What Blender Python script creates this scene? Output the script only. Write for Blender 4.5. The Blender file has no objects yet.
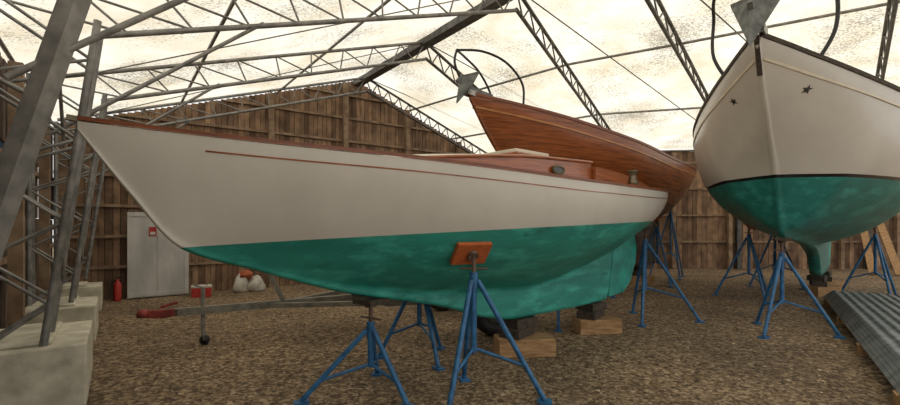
import bpy, bmesh, math, random
import numpy as np
from mathutils import Vector, Matrix
random.seed(7)
sc = bpy.context.scene
sc.view_settings.view_transform = 'Standard'

# ------------------------------------------------------------------ materials
def new_mat(name):
    m = bpy.data.materials.new(name); m.use_nodes = True
    nt = m.node_tree; b = nt.nodes['Principled BSDF']
    return m, nt, b
def N(nt, t, **kw):
    n = nt.nodes.new(t)
    for k, v in kw.items():
        if k in n.inputs: n.inputs[k].default_value = v
        else: setattr(n, k, v)
    return n
def c4(c): return (c[0], c[1], c[2], 1)
def noise_mat(name, c1, c2, scale=4, rough=.6, metal=0, bump=0, stretch=(1,1,1), detail=5, lo=.35, hi=.65, spec=.5, coat=0):
    m, nt, b = new_mat(name)
    tc = N(nt, 'ShaderNodeTexCoord'); mp = N(nt, 'ShaderNodeMapping'); mp.inputs['Scale'].default_value = stretch
    nz = N(nt, 'ShaderNodeTexNoise', Scale=scale, Detail=detail)
    cr = N(nt, 'ShaderNodeValToRGB')
    cr.color_ramp.elements[0].position = lo; cr.color_ramp.elements[1].position = hi
    cr.color_ramp.elements[0].color = c4(c1); cr.color_ramp.elements[1].color = c4(c2)
    L = nt.links
    L.new(tc.outputs['Object'], mp.inputs['Vector']); L.new(mp.outputs[0], nz.inputs['Vector'])
    L.new(nz.outputs['Fac'], cr.inputs[0]); L.new(cr.outputs[0], b.inputs['Base Color'])
    b.inputs['Roughness'].default_value = rough; b.inputs['Metallic'].default_value = metal
    b.inputs['Specular IOR Level'].default_value = spec
    b.inputs['Coat Weight'].default_value = coat
    if bump:
        bp = N(nt, 'ShaderNodeBump', Strength=bump, Distance=.02)
        L.new(nz.outputs['Fac'], bp.inputs['Height']); L.new(bp.outputs[0], b.inputs['Normal'])
    return m
def shade_mat(name, ca, cb, rough=.85, nscale=6, stretch=(1,1,1)):
    m, nt, b = new_mat(name); L = nt.links
    at = N(nt, 'ShaderNodeAttribute'); at.attribute_name = 'shade'
    cr = N(nt, 'ShaderNodeValToRGB')
    cr.color_ramp.elements[0].color = c4(ca); cr.color_ramp.elements[1].color = c4(cb)
    L.new(at.outputs['Fac'], cr.inputs[0])
    tc = N(nt, 'ShaderNodeTexCoord'); mp = N(nt, 'ShaderNodeMapping'); mp.inputs['Scale'].default_value = stretch
    nz = N(nt, 'ShaderNodeTexNoise', Scale=nscale, Detail=6)
    L.new(tc.outputs['Object'], mp.inputs[0]); L.new(mp.outputs[0], nz.inputs['Vector'])
    mr = N(nt, 'ShaderNodeMapRange'); mr.inputs[1].default_value = .3; mr.inputs[2].default_value = .7
    mr.inputs[3].default_value = .45; mr.inputs[4].default_value = 1.35
    L.new(nz.outputs['Fac'], mr.inputs[0])
    vm = N(nt, 'ShaderNodeVectorMath', operation='SCALE')
    L.new(cr.outputs[0], vm.inputs[0]); L.new(mr.outputs[0], vm.inputs['Scale'])
    L.new(vm.outputs[0], b.inputs['Base Color']); b.inputs['Roughness'].default_value = rough
    return m

M_galv = noise_mat('galvanised_steel', (.15,.15,.145), (.30,.29,.27), 8, .5, .2)
M_dark = noise_mat('dark_backlit_steel', (.05,.05,.05), (.12,.11,.10), 8, .5, .3)  # right trusses' backlit shade put into the colour; also the dark ridge beam
M_black = noise_mat('black_rubber', (.012,.012,.013), (.03,.03,.03), 10, .55)
M_blue = noise_mat('stand_blue_paint', (.012,.07,.17), (.03,.15,.33), 14, .45, lo=.3, hi=.6)
M_foot = noise_mat('rusty_steel', (.08,.05,.035), (.16,.11,.08), 20, .7)
M_pad = noise_mat('plywood_pad', (.36,.08,.02), (.5,.13,.035), 6, .6, stretch=(1,6,6))
M_conc = noise_mat('concrete', (.42,.39,.30), (.68,.64,.52), 5, .9, bump=.5)
M_timber = noise_mat('timber', (.26,.14,.06), (.44,.27,.13), 5, .8, stretch=(1,6,6), bump=.3)
M_timberdk = noise_mat('old_timber', (.03,.024,.018), (.08,.058,.04), 5, .85, stretch=(1,6,6))
M_red = noise_mat('red_paint', (.35,.02,.015), (.5,.04,.03), 8, .5)
M_redrust = noise_mat('rusty_red_paint', (.14,.02,.015), (.30,.04,.03), 12, .6)
M_white = noise_mat('white_panel', (.42,.41,.40), (.6,.59,.56), 3, .6, stretch=(1,1,.4))
M_cream = noise_mat('cream_deck', (.6,.54,.42), (.7,.64,.52), 5, .6)
M_varn = noise_mat('varnished_mahogany', (.20,.05,.012), (.36,.10,.026), 6, .3, stretch=(.5,3,10), coat=.5)
M_varnd = noise_mat('varnish_dark', (.14,.04,.015), (.24,.07,.025), 6, .35, stretch=(.5,3,10))
M_bronze = noise_mat('bronze', (.1,.08,.05), (.2,.17,.12), 8, .35, .8)
M_glass = noise_mat('dark_glass', (.01,.012,.012), (.02,.02,.02), 3, .1)
M_stain = noise_mat('stainless', (.25,.25,.24), (.4,.4,.38), 8, .35, .6)
M_anchor = noise_mat('anchor_galvanised', (.08,.088,.084), (.20,.21,.20), 9, .55, .3)
M_blackpaint = noise_mat('black_paint', (.01,.01,.012), (.02,.02,.022), 8, .4)
M_tarp = noise_mat('blue_tarp', (.03,.16,.42), (.08,.3,.7), 5, .5)
M_board = shade_mat('weathered_boards', (.10,.055,.033), (.38,.24,.145), nscale=5, stretch=(1,1,.6))
M_sheath = noise_mat('dark_sheathing', (.02,.013,.008), (.05,.032,.02), 4, .9)
M_boardL = shade_mat('grey_boards', (.06,.04,.027), (.22,.155,.11), nscale=5, stretch=(1,1,.4))
M_girt = noise_mat('girt_timber', (.18,.115,.07), (.34,.24,.155), 5, .85)
M_stone = shade_mat('stones', (.09,.056,.032), (.50,.38,.25), nscale=10)
M_trailer = noise_mat('trailer_frame', (.15,.145,.125), (.28,.265,.22), 8, .5, .2)
M_sheet = noise_mat('roofing_sheet', (.16,.18,.19), (.33,.35,.36), 4, .45, .5, stretch=(.4,2,2))
M_sack = noise_mat('sack_white', (.45,.43,.38), (.65,.62,.55), 6, .8)
M_orange = noise_mat('orange_cloth', (.35,.08,.03), (.45,.14,.06), 6, .8)
M_rust = noise_mat('iron_keel_dark', (.03,.03,.03), (.1,.08,.06), 6, .8)

def hull_mat(name, top, top2, bot, bot2, a, b_, c_, stripe=None, sw=0, planks=0, rough=.35, mottled=True):
    m, nt, B = new_mat(name); L = nt.links
    tc = N(nt, 'ShaderNodeTexCoord'); sp = N(nt, 'ShaderNodeSeparateXYZ')
    L.new(tc.outputs['Object'], sp.inputs[0])
    def math_(op, x, y):
        n = N(nt, 'ShaderNodeMath', operation=op)
        for i, q in enumerate((x, y)):
            if q is None: continue
            if isinstance(q, (int, float)): n.inputs[i].default_value = q
            else: L.new(q, n.inputs[i])
        return n.outputs[0]
    x, z = sp.outputs[0], sp.outputs[2]
    line = math_('ADD', math_('MULTIPLY', math_('ADD', math_('MULTIPLY', x, c_), b_), x), a)
    h = math_('SUBTRACT', z, line)
    above = math_('GREATER_THAN', h, 0.0)
    def two(c1, c2, scale, st, lo=.35, hi=.65):
        mp = N(nt, 'ShaderNodeMapping'); mp.inputs['Scale'].default_value = st
        nz = N(nt, 'ShaderNodeTexNoise', Scale=scale, Detail=7, Roughness=.65)
        L.new(tc.outputs['Object'], mp.inputs[0]); L.new(mp.outputs[0], nz.inputs['Vector'])
        mx = N(nt, 'ShaderNodeMix', data_type='RGBA')
        for i_, c_2 in ((6, c1), (7, c2)):
            if isinstance(c_2, tuple): mx.inputs[i_].default_value = c4(c_2)
            else: L.new(c_2, mx.inputs[i_])
        mr = N(nt, 'ShaderNodeMapRange'); mr.inputs[1].default_value = lo; mr.inputs[2].default_value = hi
        L.new(nz.outputs['Fac'], mr.inputs[0]); L.new(mr.outputs[0], mx.inputs[0])
        return mx.outputs[2]
    ct = two(top, top2, 3 if planks else 1.2, (.6, 1, 8) if planks else (1, 1, 1))
    cb = two(bot, bot2, 2.2, (.6, 1, 2.5))
    if mottled:
        cb = two(cb, tuple(q*1.6+.03 for q in bot2), 4, (.5, 1, 1.6), .5, .74)
        cb = two(tuple(q*.55 for q in bot), cb, 3.1, (.7, 1, 1.2), .24, .40)
    def mix(f, A, Bc):
        mx = N(nt, 'ShaderNodeMix', data_type='RGBA')
        L.new(f, mx.inputs[0])
        for i, q in ((6, A), (7, Bc)):
            if isinstance(q, tuple): mx.inputs[i].default_value = q
            else: L.new(q, mx.inputs[i])
        return mx.outputs[2]
    col = mix(above, cb, ct)
    if stripe:
        f = math_('MULTIPLY', above, math_('LESS_THAN', h, sw))
        col = mix(f, col, c4(stripe))
    if planks:
        fr = math_('FRACT', math_('DIVIDE', math_('SUBTRACT', z, math_('MULTIPLY', x, -.03)), planks), None)
        seam = math_('MULTIPLY', math_('LESS_THAN', fr, .09), above)
        dk = N(nt, 'ShaderNodeMix', data_type='RGBA', blend_type='MULTIPLY')
        L.new(math_('MULTIPLY', seam, .55), dk.inputs[0]); L.new(col, dk.inputs[6]); dk.inputs[7].default_value = (.25,.2,.15,1)
        col = dk.outputs[2]
    fr2 = math_('FRACT', math_('DIVIDE', z, .11), None)
    seam2 = math_('LESS_THAN', fr2, .08)
    bp = N(nt, 'ShaderNodeBump', Strength=.25, Distance=.004)
    bp.invert = True
    L.new(math_('MULTIPLY', seam2, math_('SUBTRACT', 1.0, above)), bp.inputs['Height'])
    L.new(bp.outputs[0], B.inputs['Normal'])
    L.new(col, B.inputs['Base Color'])
    rr = math_('ADD', math_('MULTIPLY', above, rough-.42), .42)
    L.new(rr, B.inputs['Roughness'])
    return m

# ------------------------------------------------------------------ mesh builder
class MB:
    def __init__(s): s.V = []; s.F = []; s.M = []; s.S = []; s.sm = []
    def add(s, vs, fs, mat=0, shade=.5, smooth=False):
        o = len(s.V); s.V += [tuple(v) for v in vs]
        for f in fs:
            s.F.append(tuple(o+i for i in f)); s.M.append(mat); s.S.append(shade); s.sm.append(smooth)
    def obox(s, o, ex, ey, ez, mat=0, shade=.5):
        o, ex, ey, ez = map(Vector, (o, ex, ey, ez))
        vs = [o, o+ex, o+ex+ey, o+ey, o+ez, o+ex+ez, o+ex+ey+ez, o+ey+ez]
        s.add(vs, [(0,3,2,1),(4,5,6,7),(0,1,5,4),(1,2,6,5),(2,3,7,6),(3,0,4,7)], mat, shade)
    def box(s, c, size, rz=0, mat=0, shade=.5):
        c = Vector(c); R = Matrix.Rotation(rz, 3, 'Z')
        ex, ey, ez = R@Vector((size[0],0,0)), R@Vector((0,size[1],0)), Vector((0,0,size[2]))
        s.obox(c-(ex+ey+ez)/2, ex, ey, ez, mat, shade)
    def bar(s, p0, p1, w, h, mat=0, shade=.5, up=(0,0,1)):
        p0, p1 = Vector(p0), Vector(p1); d = (p1-p0); dn = d.normalized(); up = Vector(up)
        if abs(dn.dot(up)) > .95: up = Vector((1,0,0))
        a = dn.cross(up).normalized(); b = a.cross(dn).normalized()
        s.obox(p0-a*w/2-b*h/2, d, a*w, b*h, mat, shade)
    def tube(s, path, r, n=8, mat=0, closed=False):
        P = [Vector(p) for p in path]; k = len(P)
        ref = None; vs = []
        for i, p in enumerate(P):
            if closed: t = (P[(i+1)%k]-P[i-1]).normalized()
            else: t = (P[min(i+1,k-1)]-P[max(i-1,0)]).normalized()
            if ref is None:
                ref = Vector((0,0,1)) if abs(t.z) < .9 else Vector((1,0,0))
            a = (ref-t*ref.dot(t)).normalized(); ref = a; b = t.cross(a)
            rr = r[i] if isinstance(r, (list, tuple)) else r
            for j in range(n):
                an = 2*math.pi*j/n; vs.append(p+(a*math.cos(an)+b*math.sin(an))*rr)
        fs = []
        for i in range(k if closed else k-1):
            for j in range(n):
                i2 = (i+1) % k
                fs.append((i*n+j, i*n+(j+1)%n, i2*n+(j+1)%n, i2*n+j))
        s.add(vs, fs, mat, .5, True)
        if not closed:
            s.add(vs[:n], [tuple(range(n))], mat); s.add(vs[-n:], [tuple(range(n))], mat)
    def cyl(s, p0, p1, r, n=10, mat=0): s.tube([p0, p1], r, n, mat)
    def lathe(s, c, axis, prof, n=20, mat=0):
        c = Vector(c); ax = Vector(axis).normalized()
        ref = Vector((0,0,1)) if abs(ax.z) < .9 else Vector((1,0,0))
        a = (ref-ax*ref.dot(ax)).normalized(); b = ax.cross(a); vs = []
        for (r, h) in prof:
            for j in range(n):
                an = 2*math.pi*j/n; vs.append(c+ax*h+(a*math.cos(an)+b*math.sin(an))*max(r,1e-4))
        fs = []
        for i in range(len(prof)-1):
            for j in range(n): fs.append((i*n+j, i*n+(j+1)%n, (i+1)*n+(j+1)%n, (i+1)*n+j))
        s.add(vs, fs, mat, .5, True)
    def build(s, name, mats, parent=None, recalc=True, bevel=0):
        me = bpy.data.meshes.new(name); me.from_pydata(s.V, [], s.F)
        for m in mats: me.materials.append(m)
        at = me.attributes.new('shade', 'FLOAT', 'FACE')
        for i, p in enumerate(me.polygons):
            p.material_index = s.M[i]; p.use_smooth = s.sm[i]; at.data[i].value = s.S[i]
        if recalc:
            bm = bmesh.new(); bm.from_mesh(me); bmesh.ops.recalc_face_normals(bm, faces=bm.faces); bm.to_mesh(me); bm.free()
        ob = bpy.data.objects.new(name, me); sc.collection.objects.link(ob)
        if parent: ob.parent = parent
        if bevel:
            bv = ob.modifiers.new('bevel', 'BEVEL'); bv.width = bevel; bv.segments = 2
        return ob
def empty(name, loc=(0,0,0), rz=0):
    e = bpy.data.objects.new(name, None); sc.collection.objects.link(e)
    e.location = loc; e.rotation_euler = (0,0,rz); e.empty_display_size = .2
    return e

# ------------------------------------------------------------------ building frame
C0 = Vector((-7.0, 9.0, 0)); U = Vector((.805, .594, 0)); A = Vector((.594, -.805, 0))
def B(k, w, z=0): return C0 + A*k + U*w + Vector((0,0,z))
WR, ZR = 5.54, 5.38
WL = -.7
def zroofL(w): return ZR-.32*(WR-w)
def zgable(w): return zroofL(w) if w < WR else ZR-.375*(w-WR)
WEND = 10.7
YB = 15.42
KN = [0.0, 0.55, 3.4, 6.1, 8.0, 10.8, 13.5]
XN = [1.65, 2.0, 3.7, 6.0, 9.8, 14.2, 19.0]
def eaveR(x): return Vector((x, YB, 3.45+.6*min(1, (x-1.65)/5)))

# ground with loose stones
mb = MB()
mb.add([(-40,-25,0),(45,-25,0),(45,40,0),(-40,40,0)], [(0,1,2,3)])
m, nt, b = new_mat('gravel'); L = nt.links
tc = N(nt, 'ShaderNodeTexCoord')
vo = N(nt, 'ShaderNodeTexVoronoi', Scale=32); vo2 = N(nt, 'ShaderNodeTexNoise', Scale=.7, Detail=6); vo3 = N(nt, 'ShaderNodeTexNoise', Scale=11, Detail=8, Roughness=.75)
for v_ in (vo, vo2, vo3): L.new(tc.outputs['Object'], v_.inputs['Vector'])
sepc = N(nt, 'ShaderNodeSeparateColor'); L.new(vo.outputs['Color'], sepc.inputs[0])
cr = N(nt, 'ShaderNodeValToRGB'); E = cr.color_ramp.elements
E[0].position=.10; E[0].color = (.038,.022,.011,1); E[1].color = (.56,.42,.27,1); e = E.new(.5); e.color = (.19,.125,.066,1)
ad = N(nt, 'ShaderNodeMath', operation='MULTIPLY_ADD'); ad.inputs[1].default_value = .55
L.new(sepc.outputs[0], ad.inputs[0])
mu = N(nt, 'ShaderNodeMath', operation='MULTIPLY_ADD'); mu.inputs[1].default_value = 1.6; mu.inputs[2].default_value = -.57
L.new(vo3.outputs['Fac'], mu.inputs[0]); L.new(mu.outputs[0], ad.inputs[2])
L.new(ad.outputs[0], cr.inputs[0])
mr = N(nt, 'ShaderNodeMapRange'); mr.inputs[1].default_value=.35; mr.inputs[2].default_value=.65; mr.inputs[3].default_value=.75; mr.inputs[4].default_value=1.25
L.new(vo2.outputs['Fac'], mr.inputs[0])
vm = N(nt, 'ShaderNodeVectorMath', operation='SCALE'); L.new(cr.outputs[0], vm.inputs[0]); L.new(mr.outputs[0], vm.inputs['Scale'])
L.new(vm.outputs[0], b.inputs['Base Color']); b.inputs['Roughness'].default_value = .9
bp = N(nt, 'ShaderNodeBump', Strength=.9, Distance=.025); L.new(ad.outputs[0], bp.inputs['Height']); L.new(bp.outputs[0], b.inputs['Normal'])
rs = random.Random(3)
for i in range(9000):
    y = 3.0 + 8.5*rs.random()**1.5; x = rs.uniform(-.72, 1.0)*y
    r = rs.uniform(.006, .018)*(1.6 if rs.random() < .05 else 1)
    a = rs.random()*6.28; sx = r*rs.uniform(.8,1.5); sy = r*rs.uniform(.7,1.1); sz = r*rs.uniform(.4,.8)
    ca, sa = math.cos(a), math.sin(a)
    pts = [(sx,0,0),(0,sy,0),(-sx,0,0),(0,-sy,0),(0,0,sz),(0,0,-sz*.5)]
    pts = [(x+ca*p-sa*q, y+sa*p+ca*q, sz*.3+w) for p,q,w in pts]
    mb.add(pts, [(0,1,4),(1,2,4),(2,3,4),(3,0,4),(1,0,5),(2,1,5),(3,2,5),(0,3,5)], 1, rs.random()**1.5)
mb.build('ground', [m, M_stone], recalc=False)

# board walls
def board_wall(name, P, length, zf, nrm, row=.42, bw=.16, mat=M_board, skip=None, girts=.84, posts=1.9, sheath=True, jit=.5):
    mb = MB(); x = 0; nrm = Vector(nrm)
    while x < length-.01:
        w = min(bw*random.uniform(.85,1.15), length-x)
        zt = min(zf(x), zf(x+w)); z = 0
        basesh = random.random()
        while z < zt-.02:
            h = min(row, zt-z)
            if not (skip and skip(x, z)):
                p0 = P(x+.005); p1 = P(x+w-.005)
                off = nrm*random.uniform(-.01,.01)
                mb.obox(p0+off+Vector((0,0,z+.004)), p1-p0, nrm*-.025, (0,0,h-.008), 0, min(1,max(0, (1-jit)*basesh+jit*random.random())))
            z += row
        if sheath:
            mb.obox(P(x)-nrm*.05, P(x+w)-P(x), nrm*-.02, (0,0,zt), 2)
        x += w
    z = girts
    zmax = max(zf(i*length/20) for i in range(21))
    while z < zmax-.1:
        xs = [i*length/80 for i in range(81) if zf(i*length/80) > z+.05]
        if len(xs) > 1:
            p0, p1 = P(xs[0]), P(xs[-1])
            mb.obox(p0+nrm*.015+Vector((0,0,z)), p1-p0, nrm*.045, (0,0,.06), 1)
        z += girts
    x = .1
    while x < length:
        p = P(x)
        mb.obox(p+nrm*.06, (P(x+.12)-p), nrm*.12, (0,0,zf(x)-.08), 1)
        x += posts
    return mb.build(name, [mat, M_girt, M_sheath])
board_wall('wall_back', lambda x: B(0, WL+x), WEND-WL, lambda x: zgable(WL+x)+.08, A, row=.62, bw=.12, girts=.62, jit=.35)
board_wall('wall_right', lambda x: Vector((1.75+x, YB, 0)), 18.2, lambda x: eaveR(1.75+x).z-.02, (0,-1,0), row=.9, bw=.17, girts=.9, jit=.35)
board_wall('wall_left', lambda x: B(.05+x, WL), 12.5, lambda x: 3.3, U, row=.8, bw=.2, mat=M_boardL, skip=lambda x,z: (int(x/.2)%7 in (1,2)) and z>1.2 and z<2.3 and x<5.5, posts=2.3, girts=1.1, sheath=False)
mb = MB(); mb.obox(B(0, WL-.25, 1.0), A*6.2, U*-.01, (0,0,1.8)); mb.build('blue_tarp', [M_tarp])

# roof membrane
m, nt, b = new_mat('roof_membrane'); L = nt.links
nt.nodes.remove(b); out = nt.nodes['Material Output']
tc = N(nt, 'ShaderNodeTexCoord')
n1 = N(nt, 'ShaderNodeTexNoise', Scale=.9, Detail=8, Roughness=.65); n2 = N(nt, 'ShaderNodeTexNoise', Scale=26, Detail=6, Roughness=.7); n3 = N(nt, 'ShaderNodeTexNoise', Scale=.6, Detail=4)
for q in (n1, n2, n3): L.new(tc.outputs['Object'], q.inputs['Vector'])
r1 = N(nt, 'ShaderNodeValToRGB'); r1.color_ramp.elements[0].position=.34; r1.color_ramp.elements[1].position=.6
r1.color_ramp.elements[0].color=(.68,.62,.49,1); r1.color_ramp.elements[1].color=(.86,.84,.77,1)
L.new(n1.outputs['Fac'], r1.inputs[0])
def mth(op, a_, b_, c_=None):
    n = N(nt, 'ShaderNodeMath', operation=op)
    for i, q in enumerate((a_, b_, c_)):
        if q is None: continue
        if isinstance(q, (int, float)): n.inputs[i].default_value = q
        else: L.new(q, n.inputs[i])
    return n.outputs[0]
comb = mth('MULTIPLY_ADD', n2.outputs['Fac'], .62, mth('MULTIPLY', n3.outputs['Fac'], .38))
r2 = N(nt, 'ShaderNodeMapRange'); r2.inputs[1].default_value=.40; r2.inputs[2].default_value=.475; r2.inputs[3].default_value=.40; r2.inputs[4].default_value=1
L.new(comb, r2.inputs[0])
vm = N(nt, 'ShaderNodeVectorMath', operation='SCALE'); L.new(r1.outputs[0], vm.inputs[0]); L.new(r2.outputs[0], vm.inputs['Scale'])
df = N(nt, 'ShaderNodeBsdfDiffuse'); tr = N(nt, 'ShaderNodeBsdfTranslucent'); mx = N(nt, 'ShaderNodeMixShader'); mx.inputs[0].default_value = .6
L.new(vm.outputs[0], df.inputs[0]); L.new(vm.outputs[0], tr.inputs[0]); L.new(df.outputs[0], mx.inputs[1]); L.new(tr.outputs[0], mx.inputs[2]); L.new(mx.outputs[0], out.inputs[0])
M_mem = m
def lerp_nodes(k, ys): return float(np.interp(k, KN, ys))
mb = MB()
ks = np.linspace(0, 13.5, 55)
rowsL = []; rowsR = []
for k in ks:
    e0, r = B(k, WL-.15, zroofL(WL-.15)+.1), B(k, WR, ZR+.1)
    rowsL.append([e0.lerp(r, j/10)-Vector((0,0,.03*math.sin(k/13.5*math.pi*9)**2)) for j in range(11)])
    er = eaveR(lerp_nodes(k, XN))+Vector((0,.1,.08))
    rowsR.append([r.lerp(er, j/16) for j in range(17)])
for rows in (rowsL, rowsR):
    nc = len(rows[0]); vs = [p for rw in rows for p in rw]
    mb.add(vs, [(i*nc+j, i*nc+j+1, (i+1)*nc+j+1, (i+1)*nc+j) for i in range(len(rows)-1) for j in range(nc-1)], 0, .5, True)
mb.build('ceiling', [M_mem], recalc=False)

# trusses
def lattice(mb, a0, a1, b0, b1, n, r=.028, rw=.014, mat=0):
    a0,a1,b0,b1 = map(Vector,(a0,a1,b0,b1))
    mb.cyl(a0,a1,r,6,mat); mb.cyl(b0,b1,r,6,mat)
    for i in range(n):
        f0, f1, f2 = i/n, (i+.5)/n, (i+1)/n
        mb.cyl(a0.lerp(a1,f0), b0.lerp(b1,f1), rw, 5, mat); mb.cyl(b0.lerp(b1,f1), a0.lerp(a1,f2), rw, 5, mat)
for i in range(1, 6):
    k, xr = KN[i], XN[i]; mb = MB(); D = Vector((0,0,-.34))
    base = .5
    lean = (-.62, .2) if i >= 4 else (-.2, .15)
    zb = base if i < 4 else .02
    if i != 4:
        lattice(mb, B(k,-.62,zb), B(k,-.62,3.38), B(k,lean[0]+(.15 if i>4 else 0),zb), B(k,lean[1],3.25), 4, .035, .016, 0)
    else:
        mb.bar(B(k,lean[0],zb), B(k,lean[1],3.25), .10, .10, 0)
        mb.cyl(B(k,-.62,1.9), B(k,-.62,3.38), .035, 6, 0)
        for z in (2.2,2.8): mb.cyl(B(k,-.62,z+.3), B(k,lean[0]+.82*(z/3.25),z), .014, 6, 0)
    if i in (2, 3):
        lattice(mb, B(k+.4,-.6,zb), B(k+.4,-.6,3.38), B(k+.4,lean[0],zb), B(k+.4,lean[1],3.25), 4, .03, .014, 0)
        for z in (1.0, 2.2): mb.cyl(B(k,lean[0]+.1,z), B(k+.4,lean[0]+.1,z+.5), .014, 5, 0)
    lattice(mb, B(k,-.6,zroofL(-.6)), B(k,WR,ZR), B(k,0.1,zroofL(0.1)-.4), B(k,WR,ZR-.36), 10, .03, .013, 0)
    mb.cyl(B(k,-.2,2.3), B(k,1.6,zroofL(1.6)-.36), .02, 6, 0)
    r, er = B(k,WR,ZR), eaveR(xr)
    lattice(mb, r, er, r+D, er+Vector((-.1,-.25,-.3)), 16, .034, .016, 1)
    mb.bar(er+Vector((0,-.12,0)), Vector((er.x, er.y-.12, 0)), .14, .14, 1)
    mb.build('roof_truss', [M_galv, M_dark])
# purlins
mb = MB()
for f in (.0, .33, .66):
    mb.cyl(B(0,WL+(WR-WL)*f, zroofL(WL+(WR-WL)*f)+.03), B(13.4,WL+(WR-WL)*f, zroofL(WL+(WR-WL)*f)+.03), .024, 6, 0)
for f in (.3, .62, 1.0):
    pts = [B(KN[i],WR,ZR+.03).lerp(eaveR(XN[i])+Vector((0,-.05,.03)), f) for i in range(len(KN))]
    mb.tube(pts, .028, 6, 0)
mb.bar(B(0,WR,ZR-.02), B(13.4,WR,ZR-.02), .22, .14, 1)
for i in range(1,5):
    k0,k1 = KN[i],KN[i+1]
    mb.cyl(B(k0,0,zroofL(0)), B(k1,WR,ZR), .01, 5, 0)
    mb.cyl(B(k0,WR,ZR), eaveR(XN[i+1])+Vector((0,-.1,-.02)), .012, 5, 1)
mb.build('roof_purlins', [M_galv, M_dark])

# concrete blocks
for (k0, k1, h, w1) in ((5.45,6.6,.52,.08),(3.0,4.0,.46,.06),(.75,1.5,.44,.06)):
    mb = MB(); mb.obox(B(k0,-.66,0), A*(k1-k0), U*(w1+.66), (0,0,h)); 
    mb.obox(B(k0+.1,-.5,h), A*(k1-k0-.2), U*.35, (0,0,.035))
    mb.build('concrete_block', [M_conc], bevel=.025)

# ------------------------------------------------------------------ hulls
def pchip(xs, ys):
    x = np.array(xs, float); y = np.array(ys, float); h = np.diff(x); dl = np.diff(y)/h
    d = np.zeros_like(y)
    for i in range(1, len(x)-1):
        if dl[i-1]*dl[i] > 0:
            w1, w2 = 2*h[i]+h[i-1], h[i]+2*h[i-1]; d[i] = (w1+w2)/(w1/dl[i-1]+w2/dl[i])
    d[0], d[-1] = dl[0], dl[-1]
    def f(t):
        t = min(max(t, x[0]), x[-1]); i = min(int(np.searchsorted(x, t, 'right'))-1, len(x)-2)
        s = (t-x[i])/h[i]; s2, s3 = s*s, s*s*s
        return float((2*s3-3*s2+1)*y[i]+(s3-2*s2+s)*h[i]*d[i]+(-2*s3+3*s2)*y[i+1]+(s3-s2)*h[i]*d[i+1])
    return f
class Hull:
    def __init__(s, name, loc, theta, Lh, b, zs, zk, zc, p, e, fin):
        s.name=name; s.L=Lh; s.b=pchip(*b); s.zs=pchip(*zs); s.zk=pchip(*zk); s.zc=pchip(*zc); s.p=pchip(*p); s.e=pchip(*e); s.fin=pchip(*fin)
        s.root = empty(name, loc, theta); s.M = Matrix.Translation(Vector(loc)) @ Matrix.Rotation(theta,4,'Z')
    def y(s, t, z):
        zs, zc = s.zs(t), s.zc(t); u = min(max((zs-z)/max(zs-zc,.01),0),1)
        body = s.b(t)*(max(0,1-u**s.p(t)))**s.e(t)
        return math.sqrt(body**2+s.fin(t)**2)
    def normal(s, t, z, side):
        e=.02; P=lambda a,c: Vector((a, side*s.y(a,c), c))
        n = (P(t+e,z)-P(t-e,z)).cross(P(t,z+e)-P(t,z-e)); 
        if n.y*side < 0: n = -n
        return n.normalized()
    def world(s, p): return s.M @ Vector(p)
    def build(s, mat, ns=110, nr=44, extra=()):
        ts = sorted(set([s.L*(i/ns)**1.25 for i in range(ns+1)]+list(extra)))
        mb = MB(); V=[]; W=2*nr+3
        for t in ts:
            zs, zk = s.zs(t), min(s.zk(t), s.zs(t)-.03); half=[]
            for j in range(nr+1):
                z = zs-(zs-zk)*(j/nr); half.append((s.y(t,z), z))
            V += [(t,-y,z) for y,z in half] + [(t,0,zk-.012)] + [(t,y,z) for y,z in reversed(half)]
        F=[(i*W+j,i*W+j+1,(i+1)*W+j+1,(i+1)*W+j) for i in range(len(ts)-1) for j in range(W-1)]
        mb.add(V,F,0,.5,True)
        mb.add(V[-W:],[tuple(range(W))],0)
        mb.add(V[:W],[tuple(range(W))],0)
        mb.build('hull',[mat],s.root)
        mb = MB(); V=[]
        for t in ts:
            for f in (-1,-.5,0,.5,1): V.append((t, f*s.b(t)*.985, s.zs(t)-.02+.05*s.b(t)*(1-f*f)))
        mb.add(V,[(i*5+j,i*5+j+1,(i+1)*5+j+1,(i+1)*5+j) for i in range(len(ts)-1) for j in range(4)],0,.5,True)
        mb.build('deck',[M_cream],s.root)
    def strip(s, name, t0, t1, zoff, h, thick, mat, n=80, out=0.0, sides=(-1,1)):
        mb = MB()
        for side in sides:
            V=[]
            for i in range(n+1):
                t=t0+(t1-t0)*i/n; z1=s.zs(t)+zoff; z0=z1-h
                ya=s.y(t,min(z1,s.zs(t)))+out; yb=s.y(t,min(z0,s.zs(t)))+out
                V+=[(t,side*(ya-thick),z1),(t,side*(ya+thick),z1),(t,side*(yb+thick),z0),(t,side*(yb-thick),z0)]
            F=[(i*4+j,i*4+(j+1)%4,(i+1)*4+(j+1)%4,(i+1)*4+j) for i in range(n) for j in range(4)]
            F+=[(0,1,2,3),(n*4,n*4+1,n*4+2,n*4+3)]
            mb.add(V,F,0)
        mb.build(name,[mat],s.root)
    def plate(s, name, pts, th, mat):
        mb=MB(); k=len(pts)
        V=[(t,-th,z) for t,z in pts]+[(t,th,z) for t,z in pts]
        mb.add(V,[tuple(range(k)),tuple(range(2*k-1,k-1,-1))]+[(i,(i+1)%k,k+(i+1)%k,k+i) for i in range(k)],0)
        mb.build(name,[mat],s.root,bevel=th*.6)

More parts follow.
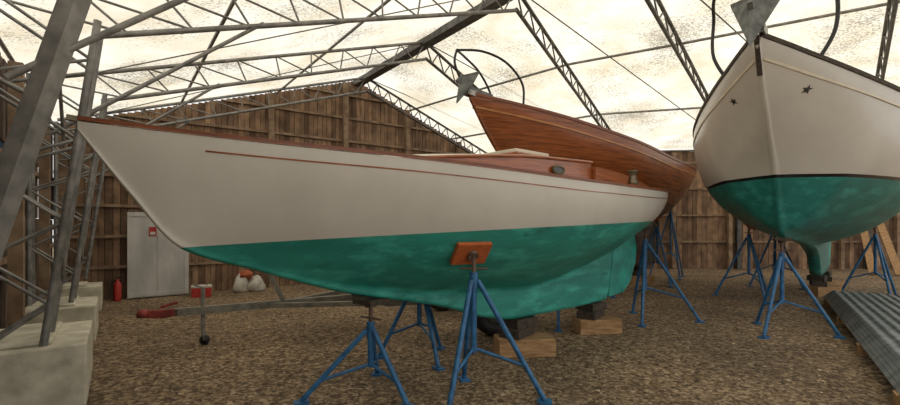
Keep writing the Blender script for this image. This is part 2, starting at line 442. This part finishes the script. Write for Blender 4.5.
# --- boat 1
H1 = Hull('wooden_sloop',(-2.17,2.62,0),math.radians(41.85),7.5,
    ([0,.3,1,2,3,4,5,6,6.8,7.5],[.025,.12,.37,.68,.9,1.0,.97,.8,.55,.27]),
    ([0,1,2,3,4,5,6,7.5],[2.1,2.04,2.0,1.955,1.925,1.925,1.95,2.03]),
    ([0,.25,.52,1,1.7,2.78,3.4,3.8,5.9,6.0,6.15,6.8,7.5],[2.06,1.70,1.36,1.18,.95,.70,.51,.44,.42,.6,1.22,1.42,1.72]),
    ([0,.25,.52,1,1.7,2.8,4,5,6,6.8,7.5],[2.06,1.72,1.38,1.19,1.0,.84,.79,.92,1.2,1.42,1.72]),
    ([0,1,2.5,5,7.5],[1.2,1.5,2.1,2.2,2.0]),
    ([0,1,2.5,5,7.5],[.9,.85,.75,.72,.6]),
    ([0,1,3,5,6.1,7.5],[.02,.03,.08,.09,.04,.03]))
white1=(.57,.545,.485); white2=(.65,.625,.565)
g1,g2=(.016,.20,.162),(.028,.30,.24)
MH1=hull_mat('white_hull_green_bottom',white1,white2,g1,g2,1.32,.06,-.0036,rough=.28)
H1.build(MH1, extra=[5.9,5.94,5.98,6.02,6.06,6.1,6.15])
H1.strip('toe_rail',.0,7.5,.03,.024,.010,M_varnd)
H1.strip('cove_line',.62,7.4,-.085,.010,.004,M_varn)
M_green=noise_mat('green_antifoul',g1,tuple(q*1.35 for q in g2),3,.45)
H1.plate('rudder',[(6.02,.44),(6.45,.46),(6.7,.62),(6.86,.9),(6.9,1.15),(6.84,1.35),(6.5,1.44),(6.2,1.3)],.035,M_green)
mb=MB(); V=[]; n=24
hw=pchip([1.9,2.5,3.5,4.6],[.16,.38,.55,.60]); ht=pchip([1.9,2.6,3.6,4.6],[2.04,2.12,2.2,2.23])
for i in range(n+1):
    t=1.9+2.7*i/n; w=hw(t); z0=H1.zs(t)-.02; z1=ht(t)
    V+=[(t,-w,z0),(t,-w*.97,z1),(t,-w*.5,z1+.045),(t,0,z1+.06),(t,w*.5,z1+.045),(t,w*.97,z1),(t,w,z0)]
for i in range(n):
    for j in range(6):
        mb.add([V[i*7+j],V[i*7+j+1],V[i*7+7+j+1],V[i*7+7+j]],[(0,1,2,3)],0 if j in(0,5) else 1)
mb.add(V[:7],[tuple(range(7))],0); mb.add(V[-7:],[tuple(range(7))],0)
for sd in (-1,1):
    mb.tube([(1.9+2.7*i/16, sd*hw(1.9+2.7*i/16), ht(1.9+2.7*i/16)) for i in range(17)],.014,6,0)
mb.build('cabin_trunk',[M_varn,M_cream],H1.root)
mb=MB()
for sd in (-1,1):
    for t in (3.95,):
        w=hw(t)+.012; pts=[(t+.10*math.cos(a*math.pi/10), sd*w, 2.09+.038*math.sin(a*math.pi/10)) for a in range(20)]
        mb.tube(pts,.014,6,0,closed=True)
        mb.add([(p[0],p[1]+sd*.004,p[2]) for p in pts],[tuple(range(20))],1)
mb.build('portlight',[M_bronze,M_glass],H1.root)
mb=MB(); mb.box((3.95,0,2.31),(.6,.5,.05),0,0); mb.box((3.95,0,2.275),(.7,.6,.03),0,1)
mb.build('sliding_hatch',[M_cream,M_varn],H1.root,bevel=.012)
mb=MB()
for sd in (-1,1):
    V=[]; n=20
    for i in range(n+1):
        t=4.6+1.9*i/n; w=.62-.22*(i/n)**2; z0=H1.zs(t)-.02; z1=2.17-.12*(i/n)**1.5
        V+=[(t,sd*(w-.015),z0),(t,sd*(w+.015),z0),(t,sd*(w+.03),z1),(t,sd*(w+.0),z1)]
    mb.add(V,[(i*4+j,i*4+(j+1)%4,(i+1)*4+(j+1)%4,(i+1)*4+j) for i in range(n) for j in range(4)]+[(0,1,2,3),(n*4,n*4+1,n*4+2,n*4+3)],0)
mb.build('cockpit_coaming',[M_varn],H1.root)
mb=MB()
for sd in (-1,1):
    mb.lathe((5.55,sd*.62,2.02),(0,0,1),[(0,0),(.075,0),(.075,.04),(.05,.07),(.045,.14),(.065,.17),(.065,.19),(0,.19)],16,0)
    mb.box((5.55,sd*.6,1.98),(.2,.16,.1),0,1)
mb.build('sheet_winch',[M_bronze,M_varn],H1.root)
mb=MB()
mb.bar((.15,0,2.1),(-.05,0,2.12),.05,.03,0); mb.cyl((.4,0,2.08),(.4,0,2.12),.02,8,0)
mb.build('stem_fitting',[M_bronze],H1.root)

# --- boat 2
H2 = Hull('white_cutter_yacht',(3.41,5.0,0),math.radians(46.0),10.0,
    ([0,.25,.5,1,2,3,4,6,8,10],[.03,.2,.36,.66,1.14,1.47,1.63,1.63,1.3,.8]),
    ([0,1,2,3,5,8,10],[3.58,3.34,3.18,3.1,3.0,3.05,3.2]),
    ([0,.3,.7,1.1,1.4,1.65,2.5,3.6,4.6,5.4,6.0,8,8.15,8.4,10],[3.5,3.08,2.64,2.18,1.72,1.36,1.29,1.22,1.1,.9,.46,.45,.9,1.5,2.35]),
    ([0,.3,.7,1.1,1.4,1.65,2.5,3.6,5,7,8.4,10],[3.5,3.1,2.66,2.2,1.76,1.40,1.33,1.26,1.15,1.2,1.5,2.36]),
    ([0,1,3,6,10],[1.2,1.6,2.4,2.5,2.2]),
    ([0,1,3,6,10],[.9,.8,.65,.6,.6]),
    ([0,1,3,5,8.2,10],[.025,.03,.05,.10,.06,.05]))
MH2=hull_mat('white_topsides_boot_stripe',(.52,.49,.44),(.60,.57,.51),(.012,.145,.125),(.02,.215,.185),2.11,0,0,stripe=(.008,.008,.01),sw=.04,rough=.25)
H2.build(MH2, extra=[8.0,8.05,8.1,8.15,8.2])
H2.strip('toe_rail',.0,10,.05,.05,.018,M_timberdk)
H2.strip('rub_rail',.12,9.9,-.17,.025,.010,M_cream,out=.005)
mb=MB(); mb.bar((-.035,0,3.60),(.17,0,3.20),.05,.03,0); mb.build('stem_cap',[M_timberdk],H2.root)
mb=MB()
for sd in (-1,1):
    V=[]
    for i in range(10):
        r=.055 if i%2==0 else .022; a=math.pi/2+i*math.pi/5; t=.7+r*math.cos(a); z=3.08+r*math.sin(a)
        V.append((t,sd*(H2.y(t,z)+.008),z))
    V.append((.7,sd*(H2.y(.7,3.08)+.012),3.08))
    mb.add(V,[(i,(i+1)%10,10) for i in range(10)],0)
mb.build('bow_star',[M_blackpaint],H2.root)
def anchor(root, x, z, s):
    mb=MB(); T=lambda a,b,c:(x+a*s,b*s,z+c*s)
    mb.bar(T(.8,0,.06),T(.0,0,.12),.05*s,.09*s,0); mb.bar(T(.0,0,.12),T(-.22,0,.36),.05*s,.11*s,0)
    mb.bar(T(-.22,0,.36),T(-.38,0,.18),.06*s,.1*s,0)
    for sd in (-1,1):
        V=[T(-.30,0,.34),T(.02,sd*.30,.44),T(-.06,sd*.15,.16),T(-.42,0,-.30)]
        V2=[(p[0]+.02*s,p[1],p[2]-.035*s) for p in V]
        k=4; mb.add(V+V2,[(0,1,2,3),(7,6,5,4)]+[(i,(i+1)%k,k+(i+1)%k,k+i) for i in range(k)],0)
    for sd in (-1,1): mb.bar(T(.15,sd*.09,-.02),T(-.12,sd*.09,.0),.02*s,.12*s,1)
    mb.cyl(T(-.08,-.1,.0),T(-.08,.1,.0),.05*s,10,1)
    mb.build('plough_anchor',[M_anchor,M_stain],root)
anchor(H2.root,-.02,3.66,.85)
def smooth_path(P, n=8):
    P=[Vector(p) for p in P]; out=[]
    for i in range(len(P)-1):
        a,b_,c,d=P[max(i-1,0)],P[i],P[i+1],P[min(i+2,len(P)-1)]
        for j in range(n):
            t=j/n; out.append(.5*((2*b_)+(c-a)*t+(2*a-5*b_+4*c-d)*t*t+(3*b_-a-3*c+d)*t**3))
    return out+[P[-1]]
mb=MB()
for sd in (-1,1):
    mb.tube(smooth_path([(.75,sd*.46,3.40),(.78,sd*.62,3.75),(.8,sd*.62,4.2),(.45,sd*.5,4.42),(-.1,0,4.45)]),.022,8,0)
mb.build('bow_pulpit',[M_blackpaint],H2.root)
H2.plate('rudder',[(8.02,.5),(8.6,.5),(8.9,1.0),(9.0,1.7),(8.3,1.55)],.05,M_green)

# --- boat 3
H3 = Hull('mahogany_yacht',(.333,7.5,0),math.radians(41.85),8.9,
    ([0,.3,1,2,4,6,7.5,8.9],[.025,.14,.42,.78,1.15,1.06,.75,.36]),
    ([0,1,2,4,6,8.9],[3.67,3.54,3.39,3.12,2.98,3.1]),
    ([0,.35,.744,1.3,2,3,3.8,6.3,6.4,6.6,7.5,8.9],[3.6,3.15,2.72,2.1,1.5,.9,.5,.45,.8,1.35,1.85,2.6]),
    ([0,.35,.744,1.3,2,3,4.5,6,7.5,8.9],[3.6,3.17,2.76,2.15,1.75,1.45,1.35,1.5,1.9,2.62]),
    ([0,1,3,6,8.9],[1.2,1.6,2.3,2.4,2.0]),
    ([0,1,3,6,8.9],[.9,.8,.68,.62,.6]),
    ([0,1,3,5,6.5,8.9],[.025,.04,.08,.12,.05,.04]))
MH3=hull_mat('varnished_hull',(.17,.045,.012),(.36,.105,.028),(.05,.016,.01),(.09,.028,.016),2.08,-.01,0,planks=.1,rough=.25,mottled=False)
H3.build(MH3, extra=[6.3,6.35,6.4,6.45,6.5,6.6])
H3.strip('toe_rail',.0,8.9,.05,.05,.016,M_varnd)
M_vl=noise_mat('varnish_light',(.42,.17,.05),(.52,.24,.08),5,.3)
H3.strip('rub_rail',.1,8.85,-.16,.03,.012,M_vl,out=.004)
anchor(H3.root,-.02,3.70,.7)
mb=MB()
for sd in (-1,1):
    mb.tube(smooth_path([(.95,sd*.36,3.56),(.9,sd*.38,3.95),(.55,sd*.32,4.25),(.1,sd*.2,4.36),(-.3,0,4.34)]),.02,8,0)
mb.tube(smooth_path([(-.3,0,4.34),(-.34,0,4.1),(-.12,0,3.75)]),.02,8,0)
mb.build('bow_pulpit',[M_blackpaint],H3.root)
H3.plate('rudder',[(6.32,.5),(6.9,.5),(7.15,.9),(7.2,1.6),(6.6,1.45)],.045,M_rust)

# ------------------------------------------------------------------ jack stands
def jackstand(contact, nrm, yaw=0, R=.45, pad=M_pad, pw=.34, shift=(0,0)):
    c=Vector(contact); nr=Vector(nrm).normalized(); mb=MB()
    t1=nr.cross(Vector((0,0,1)))
    if t1.length<.1: t1=Vector((math.cos(yaw),math.sin(yaw),0))
    t1.normalize(); t2=nr.cross(t1).normalized()
    mb.obox(c-t1*pw/2-t2*.11+nr*.004, t1*pw, t2*.22, nr*.04, 1)
    j=c+nr*.075; mb.cyl(c+nr*.04,j,.05,12,2)
    H=j.z; bx,by=j.x,j.y
    mb.cyl((bx,by,H),(bx,by,H-.28),.018,10,2)
    mb.cyl((bx,by,H-.13),(bx,by,H-.28),.036,12,0)
    mb.cyl((bx-.12*math.cos(yaw),by-.12*math.sin(yaw),H-.1),(bx+.12*math.cos(yaw),by+.12*math.sin(yaw),H-.1),.009,6,2)
    mb.cyl((bx,by,H-.2),(bx,by,.33*H),.027,10,0)
    for i in range(3):
        a=yaw+i*2*math.pi/3; f=Vector((bx+R*math.cos(a)+shift[0],by+R*math.sin(a)+shift[1],.025))
        top=Vector((bx+.035*math.cos(a),by+.035*math.sin(a),H-.2))
        mb.cyl(top,f,.023,8,0)
        mb.cyl(Vector((bx,by,.36*H)),top.lerp(f,.72),.015,6,0)
        mb.box((f.x,f.y,.012),(.12,.09,.024),a,0)
    mb.build('boat_jack_stand',[M_blue,pad,M_foot])
def stand_on(Hh,t,z,side,yaw=0,**kw):
    p=Hh.world((t,side*Hh.y(t,z),z)); n=(Hh.M.to_3x3()@Hh.normal(t,z,side)); jackstand(p,n,yaw,**kw)
stand_on(H1,2.62,1.27,-1,yaw=math.radians(-10),R=.5,shift=(.1,0))
jackstand(H1.world((1.98,0,H1.zk(1.98)-.02)),(0,0,-1),yaw=math.radians(-35),pad=M_timberdk,pw=.22,R=.52,shift=(-.08,.05))
stand_on(H1,3.0,1.15,1,yaw=math.radians(-60))
stand_on(H1,5.6,1.3,1,yaw=.3)
jackstand(H1.world((7.0,-.12,H1.zk(7.0)-.02)),(0,0,-1),yaw=math.radians(-15),pad=M_timberdk,pw=.22,R=.6,shift=(.14,-.12))
jackstand(H2.world((1.74,0,H2.zk(1.74)-.02)),(-.1,0,-1),yaw=math.radians(-30),R=.58,pad=M_timberdk,pw=.2,shift=(.05,0))
stand_on(H2,5,1.5,1,yaw=.4,R=.6); stand_on(H2,6.9,1.5,-1,yaw=.2,R=.55); stand_on(H2,7.4,1.6,1,yaw=1.,R=.6)
stand_on(H3,3.0,1.6,-1,yaw=.1,R=.55); stand_on(H3,6.2,1.65,-1,yaw=.6,R=.6); stand_on(H3,4.5,1.6,1,yaw=.5,R=.55)
jackstand(H3.world((8.0,0,H3.zk(8.0)-.02)),(0,0,-1),yaw=.5,R=.55,pad=M_pad)

def crib(Hh, t, zt, wid=.6):
    mb=MB(); th=math.atan2(Hh.M[1][0],Hh.M[0][0]); h=zt/2-.003
    q=Hh.world((t,-.08,0)); mb.box((q.x,q.y,h/2),(.30,wid,h),th+.95,0)
    q=Hh.world((t-.03,0,0)); mb.box((q.x,q.y,h*1.25),(.40,.26,h*.5),th+.2,1)
    q=Hh.world((t+.02,.02,0)); mb.box((q.x,q.y,h*1.75),(.34,.30,h*.5),th-.08,1)
    mb.build('keel_blocking',[M_timber,M_timberdk],bevel=.008)
crib(H1,4.0,.42,.66); crib(H1,5.6,.41)
crib(H2,6.4,.43); crib(H2,7.6,.43); crib(H3,4.2,.44); crib(H3,6.0,.44)

# ------------------------------------------------------------------ trailer
th=math.atan2(1.3,3.09); tr=empty('boat_trailer',(-3.6,5.42,0),th)
mb=MB()
mb.bar((.25,0,.43),(3.4,0,.50),.08,.09,0)
mb.bar((1.3,0,.44),(2.7,.75,.5),.06,.06,0); mb.bar((1.3,0,.44),(2.7,-.75,.5),.06,.06,0)
for sd in (-1,1): mb.bar((2.7,sd*.75,.5),(5.6,sd*.75,.5),.07,.09,0)
for x in (2.7,4.0,5.5): mb.bar((x,-.78,.5),(x,.78,.5),.07,.07,0)
mb.bar((1.5,0,.48),(1.25,.0,1.02),.06,.06,0); mb.box((1.25,0,1.04),(.12,.14,.1),0,2)
mb.build('frame',[M_trailer,M_red,M_black],tr)
mb=MB(); mb.bar((.28,0,.43),(-.02,0,.43),.08,.08,0); mb.lathe((-.08,0,.40),(0,0,1),[(0,.09),(.05,.08),(.07,.04),(.07,0),(0,0)],14,0)
mb.bar((.1,0,.5),(.28,0,.55),.03,.03,0); mb.tube(smooth_path([(.3,.05,.4),(.1,.1,.36),(-.1,.1,.38)]),.010,6,0)
mb.build('coupler',[M_redrust],tr)
mb=MB(); mb.cyl((.55,.0,.72),(.55,.0,.12),.024,10,0); mb.cyl((.55,0,.72),(.44,0,.76),.010,6,0)
for sd in (-1,1): mb.bar((.55,sd*.03,.14),(.57,sd*.03,.06),.04,.008,0)
mb.lathe((.57,-.02,.062),(0,1,0),[(0,0),(.06,0),(.06,.04),(0,.04)],16,1); mb.build('tongue_jack',[M_galv,M_black],tr)
mb=MB()
for sd in (-1,1):
    mb.lathe((4.15,sd*.95-.1,.31),(0,1,0),[(.16,.02),(.2,.0),(.28,.0),(.305,.03),(.31,.1),(.305,.17),(.28,.2),(.2,.2),(.16,.18)],28,0)
    mb.lathe((4.15,sd*.95-.1,.31),(0,1,0),[(0,.05),(.05,.03),(.08,.07),(.17,.06),(.17,.14),(0,.14)],20,1)
    mb.tube(smooth_path([(3.7,sd*.95,.45),(3.82,sd*.95,.62),(4.15,sd*.95,.68),(4.48,sd*.95,.62),(4.6,sd*.95,.45)]),.03,6,1)
mb.cyl((4.15,-.95,.31),(4.15,.95,.31),.03,8,1)
mb.build('wheels',[M_black,M_trailer],tr)
mb=MB(); mb.box((2.55,0,.6),(.32,.22,.16),0,0); mb.box((2.55,0,.69),(.34,.24,.03),0,0); mb.build('winch_box',[M_black],tr,bevel=.01)

# ------------------------------------------------------------------ items at back wall
dr=empty('metal_door_panel'); mb=MB()
mb.obox(B(.24,.44,.02), U*1.07, A*.05, (0,0,1.74), 0)
for w in (.44,.95,1.43): mb.obox(B(.29,w,.02), U*.08, A*.015, (0,0,1.74),0)
for z in (.04,1.68): mb.obox(B(.29,.44,z), U*1.07, A*.02, (0,0,.08),0)
mb.obox(B(.31,.8,1.28), U*.13, A*.006, (0,0,.18),1); mb.obox(B(.317,.82,1.30), U*.09, A*.003, (0,0,.06),0)
mb.build('panel',[M_white,M_red],dr)
mb=MB(); p=B(.36,.28,0)
mb.lathe(p,(0,0,1),[(0,.0),(.06,.0),(.065,.03),(.065,.30),(.05,.36),(.022,.39),(.022,.43),(0,.43)],18,0)
mb.bar(p+Vector((0,0,.45)),p+Vector((.12,-.02,.48)),.03,.02,1); mb.tube(smooth_path([p+Vector((0,0,.43)),p+Vector((-.09,-.03,.36)),p+Vector((-.08,-.04,.13))]),.012,6,1)
mb.build('fire_extinguisher',[M_red,M_black])
def blob(mb, c, r, mat, seed):
    rnd=random.Random(seed); ph=[rnd.random()*6 for _ in range(6)]; V=[]; a,bn=18,12
    for i in range(bn+1):
        t=math.pi*i/bn
        for j in range(a):
            p=2*math.pi*j/a; k=1+.14*math.sin(3*p+ph[0])+.12*math.sin(4*t+2*p+ph[1])+.06*math.sin(7*p+5*t+ph[2])
            V.append((c[0]+r[0]*k*math.sin(t)*math.cos(p), c[1]+r[1]*k*math.sin(t)*math.sin(p), max(.005,c[2]+r[2]*k*math.cos(t))))
    mb.add(V,[(i*a+j,i*a+(j+1)%a,(i+1)*a+(j+1)%a,(i+1)*a+j) for i in range(bn) for j in range(a)],mat,.5,True)
mb=MB(); q=B(.5,2.5,0); blob(mb,(q.x,q.y,.14),(.16,.15,.24),0,1); blob(mb,(q.x+.28,q.y+.1,.12),(.2,.16,.2),0,2); blob(mb,(q.x+.1,q.y+.05,.38),(.17,.13,.09),1,5)
mb.build('sail_bag_pile',[M_sack,M_orange])
mb=MB(); q=B(.7,1.7,0); mb.box((q.x,q.y,.10),(.36,.26,.20),.5,0); mb.box((q.x,q.y,.215),(.38,.28,.04),.5,1); mb.tube(smooth_path([(q.x-.1,q.y-.05,.23),(q.x,q.y,.30),(q.x+.1,q.y+.05,.23)]),.012,6,2)
mb.build('red_cooler_box',[M_red,M_sack,M_black],bevel=.015)

# ------------------------------------------------------------------ right side items
d=Vector((.577,.817,0)); sN=Vector((.817,-.577,0)); o=Vector((3.5,3.43,0))
mb=MB()
for lay in range(5):
    V=[]; nn=32; ww=1.0; z=.11+lay*.028; off=lay*.03
    for e_ in (0,1):
        for i in range(nn+1):
            f=i/nn; zz=z+(.022 if (i%4) in (1,2) else 0)
            V.append(tuple(o+d*(6.5*e_-.1*off)+sN*(ww*f+off)+Vector((0,0,zz))))
    V2=[(a,b_,c+.006) for a,b_,c in V]
    mb.add(V+V2,[(i,i+1,nn+2+i,nn+1+i) for i in range(nn)]+[(2*nn+2+i,2*nn+3+i,3*nn+4+i,3*nn+3+i) for i in range(nn)]+[(0,nn+1,3*nn+3,2*nn+2),(nn,2*nn+1,4*nn+3,3*nn+2)],0)
for s_ in (.3,2.2,4.1,6.1): mb.obox(o+d*s_-sN*.02+Vector((0,0,0)), d*.14, sN*1.2, (0,0,.105), 1)
mb.build('roofing_sheet_stack',[M_sheet,M_timber])
mb=MB()
for i in range(6):
    s_=o+sN*(1.35+.16*(i%3))+d*(2.6+.3*random.random()); mb.obox(s_+Vector((0,0,.0+.20*(i//3))), d*3.6, sN*.14, (0,0,.19),0)
mb.build('lumber_pile',[M_timber],bevel=.006)
mb=MB(); bx=Vector((12.6,11.3,0)); ux=Vector((.9,.2,0)); vx=Vector((-.2,.9,0))
mb.bar(bx-ux*.7+Vector((0,0,.85)),bx+ux*.7+Vector((0,0,.85)),.09,.1,0)
for sx in (-.6,.6):
    for sy in (-.32,.32): mb.bar(bx+ux*sx+Vector((0,0,.84)),bx+ux*sx*1.05+vx*sy+Vector((0,0,.0)),.07,.05,0)
    mb.bar(bx+ux*sx+vx*-.2+Vector((0,0,.35)),bx+ux*sx+vx*.2+Vector((0,0,.35)),.04,.07,0)
mb.build('sawhorse',[M_timber])
mb=MB()
mb.bar((13.2,13.2,.03),(14.2,15.1,2.1),.2,.05,0); mb.bar((12.5,13.3,.03),(13.7,15.1,2.2),.18,.05,0)
mb.build('leaning_planks',[M_timber])

# ------------------------------------------------------------------ light
w=bpy.data.worlds.new('World'); sc.world=w; w.use_nodes=True
bg=w.node_tree.nodes['Background']; bg.inputs[0].default_value=(1.0,.98,.94,1); bg.inputs[1].default_value=1.12
s=bpy.data.lights.new('sun','SUN'); s.energy=3.9; s.angle=math.radians(8); s.color=(1,.96,.89)
so=bpy.data.objects.new('sun',s); sc.collection.objects.link(so)
so.rotation_euler=Vector((.25,-.25,-.93)).to_track_quat('-Z','Y').to_euler()

cam=bpy.data.cameras.new('cam'); cam.lens=18; cam.sensor_width=36; cam.shift_y=.025; cam.clip_start=.05
co=bpy.data.objects.new('camera',cam); sc.collection.objects.link(co); co.location=(0,0,1.5); co.rotation_euler=(math.pi/2,0,0)
sc.camera=co
